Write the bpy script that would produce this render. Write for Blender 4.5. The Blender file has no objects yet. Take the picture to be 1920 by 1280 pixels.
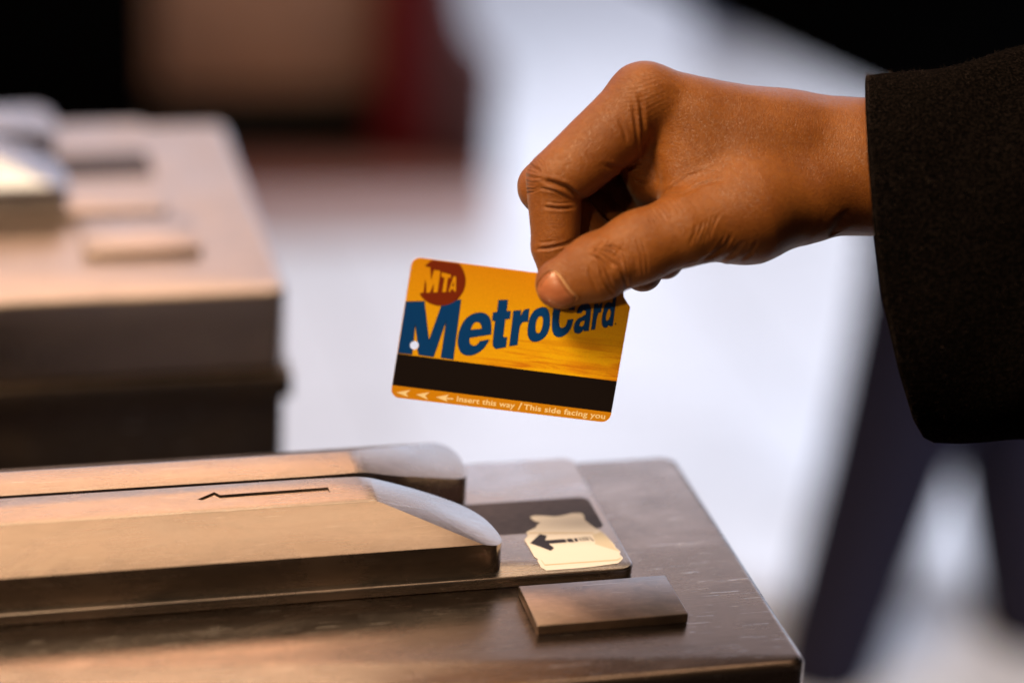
import bpy, bmesh, math, random
import numpy as np
from mathutils import Matrix, Vector
from math import radians as R_

random.seed(7); rng = np.random.default_rng(7)
S = bpy.context.scene
COL = S.collection

# ------------------------------------------------------------------ camera
PITCH, ROLL, YAW = R_(23.64), R_(3.0), R_(14.57)
_f = Vector((math.sin(YAW)*math.cos(PITCH), math.cos(YAW)*math.cos(PITCH), -math.sin(PITCH)))
_r = Vector((math.cos(YAW), -math.sin(YAW), 0)); _u = _r.cross(_f)
CR = math.cos(ROLL)*_r + math.sin(ROLL)*_u          # camera right
CU = -math.sin(ROLL)*_r + math.cos(ROLL)*_u         # camera up
CF = _f                                             # view direction
CAMPOS = Vector((0, 0, 1.4591))
cd = bpy.data.cameras.new('camera'); cam = bpy.data.objects.new('camera', cd); COL.objects.link(cam)
cam.matrix_world = Matrix(((CR.x, CU.x, -CF.x, CAMPOS.x), (CR.y, CU.y, -CF.y, CAMPOS.y), (CR.z, CU.z, -CF.z, CAMPOS.z), (0, 0, 0, 1)))
cd.sensor_width = 36; cd.lens = 85; cd.clip_start = .05; cd.clip_end = 200
cd.dof.use_dof = True; cd.dof.focus_distance = .93; cd.dof.aperture_fstop = 2.4; cd.dof.aperture_blades = 0
S.camera = cam

# ------------------------------------------------------------------ world and lamps
w = bpy.data.worlds.new('World'); S.world = w; w.use_nodes = True
nt = w.node_tree; bg = nt.nodes['Background']
tc = nt.nodes.new('ShaderNodeTexCoord'); sep = nt.nodes.new('ShaderNodeSeparateXYZ')
nt.links.new(tc.outputs['Generated'], sep.inputs[0])
def wramp(src, stops):
    x = nt.nodes.new('ShaderNodeValToRGB'); el = x.color_ramp.elements
    while len(el) < len(stops): el.new(.5)
    for i, (p, c) in enumerate(stops): el[i].position = p; el[i].color = (*c, 1)
    nt.links.new(src, x.inputs[0]); return x.outputs[0]
def wmix(a, b, mode, fac=1.0):
    x = nt.nodes.new('ShaderNodeMix'); x.data_type = 'RGBA'; x.blend_type = mode
    if isinstance(fac, float): x.inputs[0].default_value = fac
    else: nt.links.new(fac, x.inputs[0])
    for v, i in ((a, 6), (b, 7)):
        if isinstance(v, tuple): x.inputs[i].default_value = (*v, 1)
        else: nt.links.new(v, x.inputs[i])
    return x.outputs[2]
zr = nt.nodes.new('ShaderNodeMapRange'); zr.inputs['From Min'].default_value = -1; nt.links.new(sep.outputs['Z'], zr.inputs[0])
# the station round about: a bright hazy hall ahead at low angles, brown ceiling above, dim behind
ahead = wramp(zr.outputs[0], [(.0, (.02, .015, .012)), (.50, (.03, .022, .02)), (.54, (.34, .43, .66)), (.62, (.60, .68, .86)), (.672, (3.1, 2.75, 2.75)), (.712, (.50, .42, .40)), (.78, (.20, .125, .085)), (.90, (.10, .06, .035)), (.965, (.26, .15, .085))])
back = wramp(zr.outputs[0], [(.0, (.008, .006, .005)), (.52, (.015, .011, .009)), (.75, (.03, .018, .011)), (.90, (.08, .05, .03)), (.965, (.26, .15, .085))])
ym = wramp(sep.outputs['Y'], [(.25, (0, 0, 0)), (.7, (1, 1, 1))])
nz = nt.nodes.new('ShaderNodeTexNoise'); nz.inputs['Scale'].default_value = 3.2; nz.inputs['Detail'].default_value = 3
nt.links.new(tc.outputs['Generated'], nz.inputs['Vector'])
nr = wramp(nz.outputs['Fac'], [(.36, (.45, .45, .5)), (.66, (1.25, 1.2, 1.15))])
mp = nt.nodes.new('ShaderNodeMapping'); mp.inputs['Scale'].default_value = (9, 2, 2.2); nt.links.new(tc.outputs['Generated'], mp.inputs['Vector'])
nz2 = nt.nodes.new('ShaderNodeTexNoise'); nz2.inputs['Scale'].default_value = 1.6; nz2.inputs['Detail'].default_value = 2; nt.links.new(mp.outputs[0], nz2.inputs['Vector'])
nr = wmix(nr, wramp(nz2.outputs['Fac'], [(.42, (.45, .45, .50)), (.52, (1.2, 1.2, 1.2))]), 'MULTIPLY')     # added noise bars, to vary what the metal reflects
nt.links.new(wmix(wmix(back, ahead, 'MIX', ym), nr, 'MULTIPLY'), bg.inputs[0])
bg.inputs[1].default_value = 1.0

def lamp(name, kind, loc, target, power, color, size=1.0, size_y=None, spot=None, blend=.5):
    d = bpy.data.lights.new(name, kind); d.energy = power; d.color = color
    if kind == 'AREA':
        d.size = size
        if size_y: d.shape = 'RECTANGLE'; d.size_y = size_y
    else:
        d.shadow_soft_size = size
    if spot: d.spot_size = R_(spot); d.spot_blend = blend
    o = bpy.data.objects.new(name, d); COL.objects.link(o)
    o.location = loc
    o.rotation_euler = (Vector(target) - Vector(loc)).to_track_quat('-Z', 'Y').to_euler()
    return o
lamp('ceiling_lamp_front', 'SPOT', (-.72, .48, 2.62), (.18, .92, 1.05), 262, (1, .73, .44), .26, spot=42, blend=.5)
lamp('card_fill', 'SPOT', (-.60, -.30, 1.85), (.215, .80, 1.08), 46, (1, .74, .42), .05, spot=7.6, blend=1.0)  # added fill that softens the thumb shadow on the card
lamp('ceiling_lamp_warm', 'AREA', (.32, 3.4, 2.62), (.1, .8, 1.0), 6.5, (1, .57, .34), 1.0, .45)
lamp('ceiling_lamp_overhead', 'AREA', (.22, 1.25, 2.70), (.12, .8, 1.0), 6, (1, .69, .44), 1.5, .6)
lamp('ceiling_strip_lamp', 'AREA', (.45, 2.05, 2.5), (.12, .85, 1.0), 9, (1, .76, .50), 1.6, .45)
lamp('wall_fill', 'AREA', (.36, 3.25, 1.30), (.60, 4.1, .25), 2.6, (1, .60, .34), .2)  # added light, gives the tan wall a local warm glow
lamp('daylight_entrance', 'AREA', (2.5, 5.3, 1.3), (.6, 1.0, .6), 29, (.60, .75, 1), 2.8, 2.1)
lamp('floor_corner_fill', 'SPOT', (2.6, .6, 2.6), (1.22, 2.2, 0), 260, (.66, .77, 1), .2, spot=34, blend=.9)  # added fill for the floor round the walking legs
lamp('daylight_above_floor', 'SPOT', (1.6, 3.9, 4.2), (1.45, 2.85, 0), 830, (.74, .83, 1), .25, spot=60, blend=.8)

S.view_settings.view_transform = 'Standard'; S.view_settings.look = 'None'
S.view_settings.exposure = 0; S.view_settings.gamma = 1
S.cycles.use_denoising = True

# ------------------------------------------------------------------ helpers
MM = .001
def tag(o, label=None, cat=None, group=None, kind=None):
    if label: o['label'] = label
    if cat: o['category'] = cat
    if group: o['group'] = group
    if kind: o['kind'] = kind
    return o
def link(name, me, mat=None, parent=None, smooth=True, angle=None):
    o = bpy.data.objects.new(name, me); COL.objects.link(o)
    if mat is not None:
        me.materials.clear(); me.materials.append(mat)
    if smooth:
        me.polygons.foreach_set('use_smooth', [True]*len(me.polygons))
        if angle: me.set_sharp_from_angle(angle=R_(angle))
    if parent: o.parent = parent
    return o
def bm_me(bm, name):
    bmesh.ops.recalc_face_normals(bm, faces=bm.faces)
    me = bpy.data.meshes.new(name); bm.to_mesh(me); bm.free(); return me
def bake(o):
    dg = bpy.context.evaluated_depsgraph_get(); dg.update()
    me = bpy.data.meshes.new_from_object(o.evaluated_get(dg)); return me
def bevelled(me, width, seg=3, angle=30, cutter=None):
    """bevel a mesh (and cut another mesh out of it) and return the baked mesh"""
    t = bpy.data.objects.new('tmp', me); COL.objects.link(t); kill = [t]
    m = t.modifiers.new('b', 'BEVEL'); m.width = width; m.segments = seg; m.limit_method = 'ANGLE'; m.angle_limit = R_(angle)
    if cutter:
        c = bpy.data.objects.new('tmpc', cutter); COL.objects.link(c); kill.append(c)
        b = t.modifiers.new('c', 'BOOLEAN'); b.operation = 'DIFFERENCE'; b.solver = 'EXACT'; b.object = c
    r = bake(t)
    for k in kill: bpy.data.objects.remove(k)
    return r
def prism(pts, z0, z1, s=MM):
    bm = bmesh.new()
    lo = [bm.verts.new((x*s, y*s, z0*s)) for x, y in pts]; hi = [bm.verts.new((x*s, y*s, z1*s)) for x, y in pts]
    bm.faces.new(lo); bm.faces.new(hi); n = len(pts)
    for i in range(n): bm.faces.new((lo[i], lo[(i+1) % n], hi[(i+1) % n], hi[i]))
    bmesh.ops.recalc_face_normals(bm, faces=bm.faces)
    return bm
def round_pts(pts, rad, n=5):
    """round every corner of a polygon; rad is one number or one per corner"""
    out = []; N = len(pts)
    for i in range(N):
        r = rad[i] if isinstance(rad, (list, tuple)) else rad
        p = Vector(pts[i]); a = (Vector(pts[i-1]) - p); b = (Vector(pts[(i+1) % N]) - p)
        if r <= 0: out.append(tuple(p)); continue
        a.normalize(); b.normalize()
        ang = a.angle(b); d = r/math.tan(ang/2); c = p + (a+b).normalized()*(r/math.sin(ang/2))
        s = p + a*d - c; e2 = p + b*d - c
        a0 = math.atan2(s.y, s.x); a1 = math.atan2(e2.y, e2.x); da = (a1-a0+math.pi) % (2*math.pi) - math.pi
        for k in range(n+1):
            t = a0 + da*k/n; out.append((c.x+r*math.cos(t), c.y+r*math.sin(t)))
    return out
def flat_shape(loops, z, ext=.0, offset=0.0, s=MM, smooth_loops=False):
    """filled 2-D outline(s) as a thin sheet; later loops cut holes"""
    cu = bpy.data.curves.new('c', 'CURVE'); cu.dimensions = '2D'; cu.fill_mode = 'BOTH'; cu.extrude = ext*s; cu.offset = offset*s
    for L in loops:
        if smooth_loops:
            sp = cu.splines.new('BEZIER'); sp.bezier_points.add(len(L)-1); n = len(L)
            for i, (x, y) in enumerate(L):
                bp = sp.bezier_points[i]; p = Vector((x*s, y*s, 0)); bp.co = p
                a = Vector((*L[i-1], 0))*s; b = Vector((*L[(i+1) % n], 0))*s
                u, v = (p-a), (b-p); corner = u.angle(v) > R_(48) if u.length and v.length else True
                t = (b-a).normalized()
                if corner: bp.handle_left = p - u*.3; bp.handle_right = p + v*.3
                else: bp.handle_left = p - t*u.length*.36; bp.handle_right = p + t*v.length*.36
            sp.resolution_u = 6
        else:
            sp = cu.splines.new('POLY'); sp.points.add(len(L)-1)
            for i, (x, y) in enumerate(L): sp.points[i].co = (x*s, y*s, 0, 1)
        sp.use_cyclic_u = True
    o = bpy.data.objects.new('tmp', cu); COL.objects.link(o); me = bake(o); bpy.data.objects.remove(o)
    me.transform(Matrix.Translation((0, 0, z*s))); return me
def join_me(meshes):
    bm = bmesh.new()
    for m in meshes: bm.from_mesh(m)
    me = bpy.data.meshes.new('j'); bm.to_mesh(me); bm.free(); return me

# ------------------------------------------------------------------ materials
def mat(name, color, rough=.5, metal=0, spec=.5, **kw):
    m = bpy.data.materials.new(name); m.use_nodes = True; b = m.node_tree.nodes['Principled BSDF']
    b.inputs['Base Color'].default_value = (*color, 1); b.inputs['Roughness'].default_value = rough
    b.inputs['Metallic'].default_value = metal; b.inputs['Specular IOR Level'].default_value = spec
    for k, v in kw.items(): b.inputs[k].default_value = v
    return m
class NT:
    def __init__(s, m): s.t = m.node_tree; s.b = s.t.nodes['Principled BSDF']; s.tc = s.t.nodes.new('ShaderNodeTexCoord')
    def n(s, t, **kw):
        x = s.t.nodes.new(t)
        for k, v in kw.items():
            if hasattr(x, k): setattr(x, k, v)
            else: x.inputs[k.replace('_', ' ')].default_value = v
        return x
    def l(s, a, b): s.t.links.new(a, b)
    def map(s, scale=(1, 1, 1), rot=(0, 0, 0), src='Object'):
        m = s.n('ShaderNodeMapping'); m.inputs['Scale'].default_value = scale; m.inputs['Rotation'].default_value = rot
        s.l(s.tc.outputs[src], m.inputs['Vector']); return m.outputs[0]
    def noise(s, vec, scale, detail=4, rough=.5, dist=0):
        x = s.n('ShaderNodeTexNoise'); x.inputs['Scale'].default_value = scale; x.inputs['Detail'].default_value = detail
        x.inputs['Roughness'].default_value = rough; x.inputs['Distortion'].default_value = dist; s.l(vec, x.inputs['Vector']); return x.outputs['Fac']
    def ramp(s, fac, stops):
        x = s.n('ShaderNodeValToRGB'); el = x.color_ramp.elements
        while len(el) < len(stops): el.new(.5)
        for i, (p, c) in enumerate(stops):
            el[i].position = p; el[i].color = (*c, 1) if isinstance(c, tuple) else (c, c, c, 1)
        s.l(fac, x.inputs[0]); return x.outputs[0]
    def mix(s, fac, a, b, mode='MIX'):
        x = s.n('ShaderNodeMix'); x.data_type = 'RGBA'; x.blend_type = mode
        for v, i in ((fac, 0), (a, 6), (b, 7)):
            if isinstance(v, (int, float)): x.inputs[i].default_value = v if i == 0 else (v, v, v, 1)
            elif isinstance(v, tuple): x.inputs[i].default_value = (*v, 1)
            else: s.l(v, x.inputs[i])
        return x.outputs[2]
    def math(s, op, a, b=0.0):
        x = s.n('ShaderNodeMath'); x.operation = op
        for v, i in ((a, 0), (b, 1)):
            if isinstance(v, (int, float)): x.inputs[i].default_value = v
            else: s.l(v, x.inputs[i])
        return x.outputs[0]
    def bump(s, h, strength=.3, dist=.0002, prev=None):
        x = s.n('ShaderNodeBump'); x.inputs['Strength'].default_value = strength; x.inputs['Distance'].default_value = dist
        s.l(h, x.inputs['Height'])
        if prev is not None: s.l(prev, x.inputs['Normal'])
        return x.outputs[0]

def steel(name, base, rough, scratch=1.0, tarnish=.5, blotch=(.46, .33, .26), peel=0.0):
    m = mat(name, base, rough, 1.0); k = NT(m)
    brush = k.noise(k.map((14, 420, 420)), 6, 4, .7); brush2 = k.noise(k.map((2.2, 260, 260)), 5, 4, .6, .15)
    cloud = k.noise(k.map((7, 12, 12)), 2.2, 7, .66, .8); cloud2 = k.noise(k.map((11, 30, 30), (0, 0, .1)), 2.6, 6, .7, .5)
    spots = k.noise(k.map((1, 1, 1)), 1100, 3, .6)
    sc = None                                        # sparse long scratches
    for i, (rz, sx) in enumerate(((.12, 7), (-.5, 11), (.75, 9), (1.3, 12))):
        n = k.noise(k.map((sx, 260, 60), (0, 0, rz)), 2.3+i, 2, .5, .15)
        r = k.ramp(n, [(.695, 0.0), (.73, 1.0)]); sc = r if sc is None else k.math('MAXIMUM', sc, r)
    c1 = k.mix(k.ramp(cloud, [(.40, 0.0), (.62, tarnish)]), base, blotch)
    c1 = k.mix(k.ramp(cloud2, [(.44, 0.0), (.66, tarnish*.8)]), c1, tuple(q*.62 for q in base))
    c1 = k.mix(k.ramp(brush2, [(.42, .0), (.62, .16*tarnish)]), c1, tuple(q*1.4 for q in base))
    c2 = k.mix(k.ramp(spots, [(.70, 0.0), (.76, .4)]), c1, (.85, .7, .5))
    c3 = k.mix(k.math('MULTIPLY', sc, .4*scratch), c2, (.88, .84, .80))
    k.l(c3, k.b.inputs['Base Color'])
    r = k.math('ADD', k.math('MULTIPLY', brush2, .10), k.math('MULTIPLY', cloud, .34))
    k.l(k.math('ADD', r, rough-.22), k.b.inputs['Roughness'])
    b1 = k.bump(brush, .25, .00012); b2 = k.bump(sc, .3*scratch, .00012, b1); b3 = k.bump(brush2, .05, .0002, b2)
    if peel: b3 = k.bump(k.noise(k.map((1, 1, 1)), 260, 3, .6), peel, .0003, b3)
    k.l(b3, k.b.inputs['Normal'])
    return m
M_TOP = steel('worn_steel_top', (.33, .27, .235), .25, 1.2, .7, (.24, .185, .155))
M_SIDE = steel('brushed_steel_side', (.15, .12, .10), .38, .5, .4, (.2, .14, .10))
M_PLATE = steel('satin_steel_plate', (.44, .395, .37), .27, .6, .4)
M_RAIL = steel('cast_steel_rail', (.36, .30, .26), .25, .35, .3, peel=.2)
M_TAG = steel('tag_steel', (.19, .155, .14), .33, .5, .6)
M_TOP2 = steel('glare_tint_steel_top', (.54, .46, .43), .32, .6, .4, (.6, .5, .45)); M_RAIL2 = steel('glare_tint_rail', (.58, .60, .66), .28, .2, .3)  # paler copies for the far turnstile, bright reflections put into the colour
M_DARK = mat('dark_film', (.035, .025, .038), .42, 0, .15); k = NT(M_DARK)
k.l(k.ramp(k.noise(k.map((60, 300, 1)), 4, 4), [(.3, (.022, .016, .026)), (.7, (.05, .04, .052))]), k.b.inputs['Base Color'])
M_STICK = mat('cream_sticker', (.64, .61, .61), .5, 0, .2); M_STICK2 = mat('cream_sticker_worn', (.50, .45, .38), .5, 0, .2)
M_STICKG = mat('sticker_crease', (.50, .40, .28), .5); M_INK = mat('sticker_ink', (.015, .012, .022), .5, 0, .15)

# traced outlines of the printed marks, in millimetres on their surfaces
TR = {
'sticker': [(-73.9,112.7),(-71.8,113.5),(-67.8,112.9),(-63.9,111.6),(-60.7,111.9),(-56.2,113.4),(-52.5,112.9),(-52.0,110.6),(-52.6,107.1),(-51.5,103.4),(-50.1,99.6),(-48.5,96.5),(-47.5,92.9),(-46.9,88.6),(-46.2,85.0),(-46.5,83.0),(-45.4,79.4),(-46.3,77.5),(-45.9,74.0),(-47.5,71.9),(-49.0,70.4),(-59.4,69.2),(-66.1,68.9),(-78.1,69.0),(-79.5,71.6),(-79.7,77.3),(-79.1,78.2),(-80.1,80.4),(-80.3,88.6),(-80.8,94.2),(-78.5,97.4),(-78.4,100.5),(-76.3,102.0),(-73.9,103.4),(-72.7,105.7),(-70.8,107.6),(-72.9,108.9),(-73.5,110.8)] ,
'flap': [(-52.9,94.3),(-48.6,96.4),(-47.6,92.7),(-47.1,88.5),(-46.4,84.9),(-46.8,82.9),(-45.6,79.3),(-50.4,83.5),(-53.9,86.8),(-53.2,88.8)] ,
'ridge1': [(-77.9,99.9),(-51.7,96.1),(-52.0,95.3),(-78.1,99.0)] ,
'ridge2': [(-78.0,77.4),(-77.6,73.6),(-48.5,73.4),(-46.1,74.7),(-46.6,74.1),(-48.5,72.5),(-77.8,72.8),(-78.3,77.1)] ,
'arrow': [(-79.2,91.1),(-73.4,98.0),(-71.1,96.3),(-72.7,92.5),(-64.7,92.6),(-64.4,89.7),(-71.9,89.6),(-70.7,85.8),(-72.7,83.9),(-75.8,87.6)] ,
'd0': [(-64.2,92.5),(-61.8,92.5),(-61.4,89.4),(-63.9,89.7)] ,
'd1': [(-61.1,92.6),(-59.7,92.5),(-59.8,89.8),(-61.0,89.6)] ,
'd2': [(-59.0,92.8),(-58.5,92.8),(-58.4,89.9),(-58.9,89.8)] ,
'd3': [(-57.9,93.0),(-57.4,92.9),(-57.2,89.9),(-57.7,89.8)] ,
'd4': [(-56.9,93.0),(-56.4,93.0),(-56.2,89.9),(-56.7,89.9)] ,
'd5': [(-55.9,92.9),(-55.4,93.0),(-55.3,89.9),(-55.8,89.9)] ,
'd6': [(-54.8,92.9),(-54.4,93.0),(-53.5,89.2),(-54.0,89.1)] ,
'engr': [(-208.7,103.5),(-202.1,108.7),(-199.4,105.6),(-157.7,107.2),(-157.3,102.3),(-196.3,101.4),(-197.7,97.5)] ,
}
CARD = {
'M': [[(0.1,36.91),(7.15,37.99),(11.11,23.76),(13.5,36.61),(14.08,38.45),(20.8,40.37),(21.56,17.08),(16.62,17.18),(16.32,30.42),(13.99,17.14),(8.1,17.2),(5.16,27.96),(5.77,17.09),(0.14,16.99)]] ,
'e': [[(34.31,28.43),(33.85,31.74),(33.1,34.14),(31.41,35.88),(28.85,36.37),(25.84,35.35),(23.41,32.91),(22.07,29.2),(21.82,25.27),(22.44,22.51),(23.87,20.2),(25.95,19.32),(28.38,19.62),(30.94,21.25),(32.71,23.43),(33.62,25.49),(33.97,26.61),(30.27,25.43),(29.89,24.5),(28.99,23.5),(27.75,23.52),(26.74,24.29),(26.41,25.66),(26.44,26.13)],[(26.29,29.3),(30.19,30.29),(29.8,31.59),(28.6,32.43),(27.41,32.18),(26.57,30.83)]] ,
't': [[(34.74,41.94),(38.42,42.5),(38.74,38.18),(40.25,38.37),(40.46,35.3),(38.71,34.78),(39.01,28.12),(40.55,28.22),(40.71,24.25),(37.02,23.12),(35.84,23.85),(35.27,25.52),(34.82,33.71),(33.66,33.7),(33.43,36.92),(35.0,37.32)]] ,
'r1': [[(41.09,38.58),(44.18,39.26),(44.24,37.13),(45.23,39.4),(47.14,40.22),(47.5,35.02),(45.8,34.71),(44.99,33.73),(44.71,32.14),(44.95,25.65),(41.79,24.78)]] ,
'o': [[(52.29,41.46),(53.82,41.07),(55.09,39.29),(55.84,36.46),(55.99,33.17),(55.09,30.32),(53.43,28.56),(51.61,27.75),(50.04,27.84),(48.56,29.12),(47.81,31.36),(47.6,34.45),(48.05,37.62),(49.23,39.91),(50.81,40.98)],[(52.11,37.84),(52.66,37.42),(53.07,35.53),(53.06,33.19),(52.55,31.57),(51.83,31.18),(51.16,31.68),(50.71,33.28),(50.62,35.61),(51.13,37.23)]] ,
'C': [[(64.52,41.84),(62.18,41.44),(61.82,42.95),(60.73,43.85),(59.57,43.29),(59.12,40.94),(59.22,37.21),(59.82,34.79),(60.83,34.4),(61.77,35.04),(62.25,36.55),(62.25,37.8),(64.66,38.42),(64.43,35.37),(63.23,32.51),(61.58,31.06),(60.2,30.57),(58.45,31.08),(57.23,32.8),(56.49,36.04),(56.2,40.99),(56.89,44.4),(58.46,46.26),(60.61,47.16),(62.52,46.99),(63.74,45.9),(64.35,44.11)]] ,
'a': [[(65.45,40.6),(65.51,42.17),(66.19,43.72),(67.7,44.74),(69.36,44.85),(70.47,43.85),(70.85,42.23),(71.27,34.56),(69.37,34.01),(69.33,34.63),(68.14,33.23),(66.94,32.87),(65.81,33.36),(65.25,34.85),(65.32,36.94),(66.2,38.61),(67.89,39.77),(68.89,40.73),(68.82,41.76),(68.13,42.13),(67.49,41.59),(67.3,40.84)],[(68.99,38.24),(68.91,36.77),(68.23,35.85),(67.47,35.96),(67.41,37.0),(68.2,37.93)]] ,
'r2': [[(71.52,45.13),(73.24,45.56),(73.22,44.41),(73.87,45.53),(74.73,46.06),(74.82,42.32),(73.86,41.78),(73.58,40.28),(73.66,35.38),(72.05,34.97)]] ,
'd': [[(78.28,50.07),(79.6,50.34),(80.25,37.57),(78.83,37.18),(78.73,37.8),(77.87,36.64),(76.86,36.41),(75.95,37.45),(75.47,39.68),(75.44,43.02),(75.79,45.36),(76.86,46.54),(78.37,46.32)],[(77.95,43.76),(78.43,42.77),(78.43,40.89),(77.93,39.47),(77.33,39.29),(76.98,40.71),(77.09,42.6),(77.54,43.71)]] ,
'logo': [[(5.06,51.12),(6.28,52.45),(7.5,53.69),(17.43,53.74),(17.56,53.79),(18.8,52.64),(19.82,51.31),(20.6,49.83),(21.12,48.23),(21.36,46.59),(21.31,44.93),(20.97,43.32),(20.35,41.8),(19.48,40.42),(18.37,39.22),(17.07,38.24),(15.61,37.51),(14.04,37.04),(12.41,36.86),(10.76,36.97),(9.14,37.37),(7.61,38.03),(6.21,38.95),(4.99,40.1),(5.11,40.82),(6.15,41.0),(6.04,46.14),(6.67,44.43),(7.2,41.14),(8.58,41.39),(9.47,44.97),(9.83,41.6),(11.44,41.9),(11.2,50.04),(8.76,50.26),(8.19,46.24),(7.24,50.87)],[(11.71,49.66),(15.45,49.16),(15.4,47.81),(14.39,47.95),(14.57,42.39),(13.08,42.2),(13.11,47.6),(11.8,47.97)],[(16.39,48.84),(17.4,48.7),(18.22,43.05),(17.52,42.95),(17.3,43.74),(16.33,43.7),(16.13,42.69),(15.36,42.5)],[(16.84,46.65),(17.16,44.89),(16.44,44.88)]] ,
'chev': [[(2.03,2.0),(7.31,3.61),(5.71,2.05),(6.93,0.73)],[(9.51,2.12),(14.55,3.62),(13.09,2.03),(14.52,0.6)],[(17.18,2.0),(22.12,3.62),(21.1,2.26),(23.91,2.34),(23.89,1.82),(21.19,1.76),(21.99,0.72)]] ,
}
# ------------------------------------------------------------------ setting
M_FLOOR = mat('pale_floor', (.72, .70, .70), .32); k = NT(M_FLOOR)
vor = k.n('ShaderNodeTexVoronoi'); vor.inputs['Scale'].default_value = 60; k.l(k.tc.outputs['Object'], vor.inputs['Vector'])
br = k.n('ShaderNodeTexBrick'); br.offset = 0; br.inputs['Scale'].default_value = 1; br.inputs['Brick Width'].default_value = .6; br.inputs['Row Height'].default_value = .6
br.inputs['Mortar Size'].default_value = .004; br.inputs['Color1'].default_value = (1, 1, 1, 1); br.inputs['Color2'].default_value = (.95, .95, .95, 1); br.inputs['Mortar'].default_value = (.6, .58, .56, 1)
k.l(k.tc.outputs['Object'], br.inputs['Vector'])
k.l(k.mix(1.0, k.ramp(vor.outputs['Color'], [(.0, (.66, .64, .64)), (1, (.80, .78, .78))]), br.outputs['Color'], 'MULTIPLY'), k.b.inputs['Base Color'])
bm = bmesh.new(); bmesh.ops.create_grid(bm, x_segments=2, y_segments=2, size=30)
tag(link('floor', bm_me(bm, 'floor'), M_FLOOR), 'pale polished station floor', None, kind='structure')

bm = prism([(-6, -6), (6, -6), (6, 1.45), (-6, 1.45)], .0035, .004, 1.0)  # unseen dark sheet, added to cut light bouncing up from the near floor
M_FLOOR2 = mat('bounce_cut_dark', (.05, .042, .036), .45)
tag(link('bounce_cut_sheet', bm_me(bm, 'bounce_cut_sheet'), M_FLOOR2), 'added dark sheet under the turnstiles that cuts floor bounce', None, kind='structure')
def box(name, x0, x1, y0, y1, z0, z1, m, parent=None, bev=.01):
    bm = prism([(x0, y0), (x1, y0), (x1, y1), (x0, y1)], z0, z1, 1.0)
    return link(name, bevelled(bm_me(bm, name), bev, 3), m, parent, True, 40)
def at(u, v, z=None, depth=None):
    """world point seen in direction (u, v) of the 1920 x 1280 frame, at height z or at a view depth"""
    d = CF + CR*((u-960)/4533) - CU*((v-640)/4533)
    t = depth if depth else (z - CAMPOS.z)/d.z
    return CAMPOS + d*t

# ------------------------------------------------------------------ turnstile (millimetres, origin at the top corner nearest on the right)
OX = Vector((.30159, .71982, 1.0))
FRONT = [(-560, 70), (-103, 70), (-98, 71.2), (-95, 75), (-94.4, 80), (-95.2, 86), (-97.6, 93.5), (-101.5, 99), (-106, 102.6), (-114, 106.4), (-127.6, 110.4), (-145, 112.7), (-165, 113.4), (-560, 113.4)]
REAR = [(-560, 159), (-105, 159), (-99, 157), (-96, 151.5), (-95.2, 141), (-96.2, 132), (-99, 128), (-105, 125.2), (-117, 121.8), (-130, 118.2), (-147, 116.2), (-165, 115.6), (-560, 115.6)]
def resample_tip(pl, n=46):
    q = [Vector(p) for p in pl[1:-1]]; out = []
    for i in range(len(q)-1):
        a, b = q[i], q[i+1]; p0 = q[i-1] if i else a-(b-a)*.5; p3 = q[i+2] if i+2 < len(q) else b+(b-a)*.5
        m = max(2, round((b-a).length/1.3)) if (b-a).length < 14 else 6
        for k_ in range(m):
            s = k_/m
            out.append(tuple(.5*((2*a)+(b-p0)*s+(2*p0-5*a+4*b-p3)*s*s+(3*a-p0-3*b+p3)*s**3)))
    return [pl[0]] + out + [pl[-2], pl[-1]]
FRONT, REAR = resample_tip(FRONT), resample_tip(REAR)
def cut(bm, co, no):
    g = bm.verts[:]+bm.edges[:]+bm.faces[:]
    r = bmesh.ops.bisect_plane(bm, geom=g, dist=1e-6, plane_co=co, plane_no=no, clear_outer=True)
    ed = [x for x in r['geom_cut'] if isinstance(x, bmesh.types.BMEdge)]
    bmesh.ops.contextual_create(bm, geom=ed)
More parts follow.
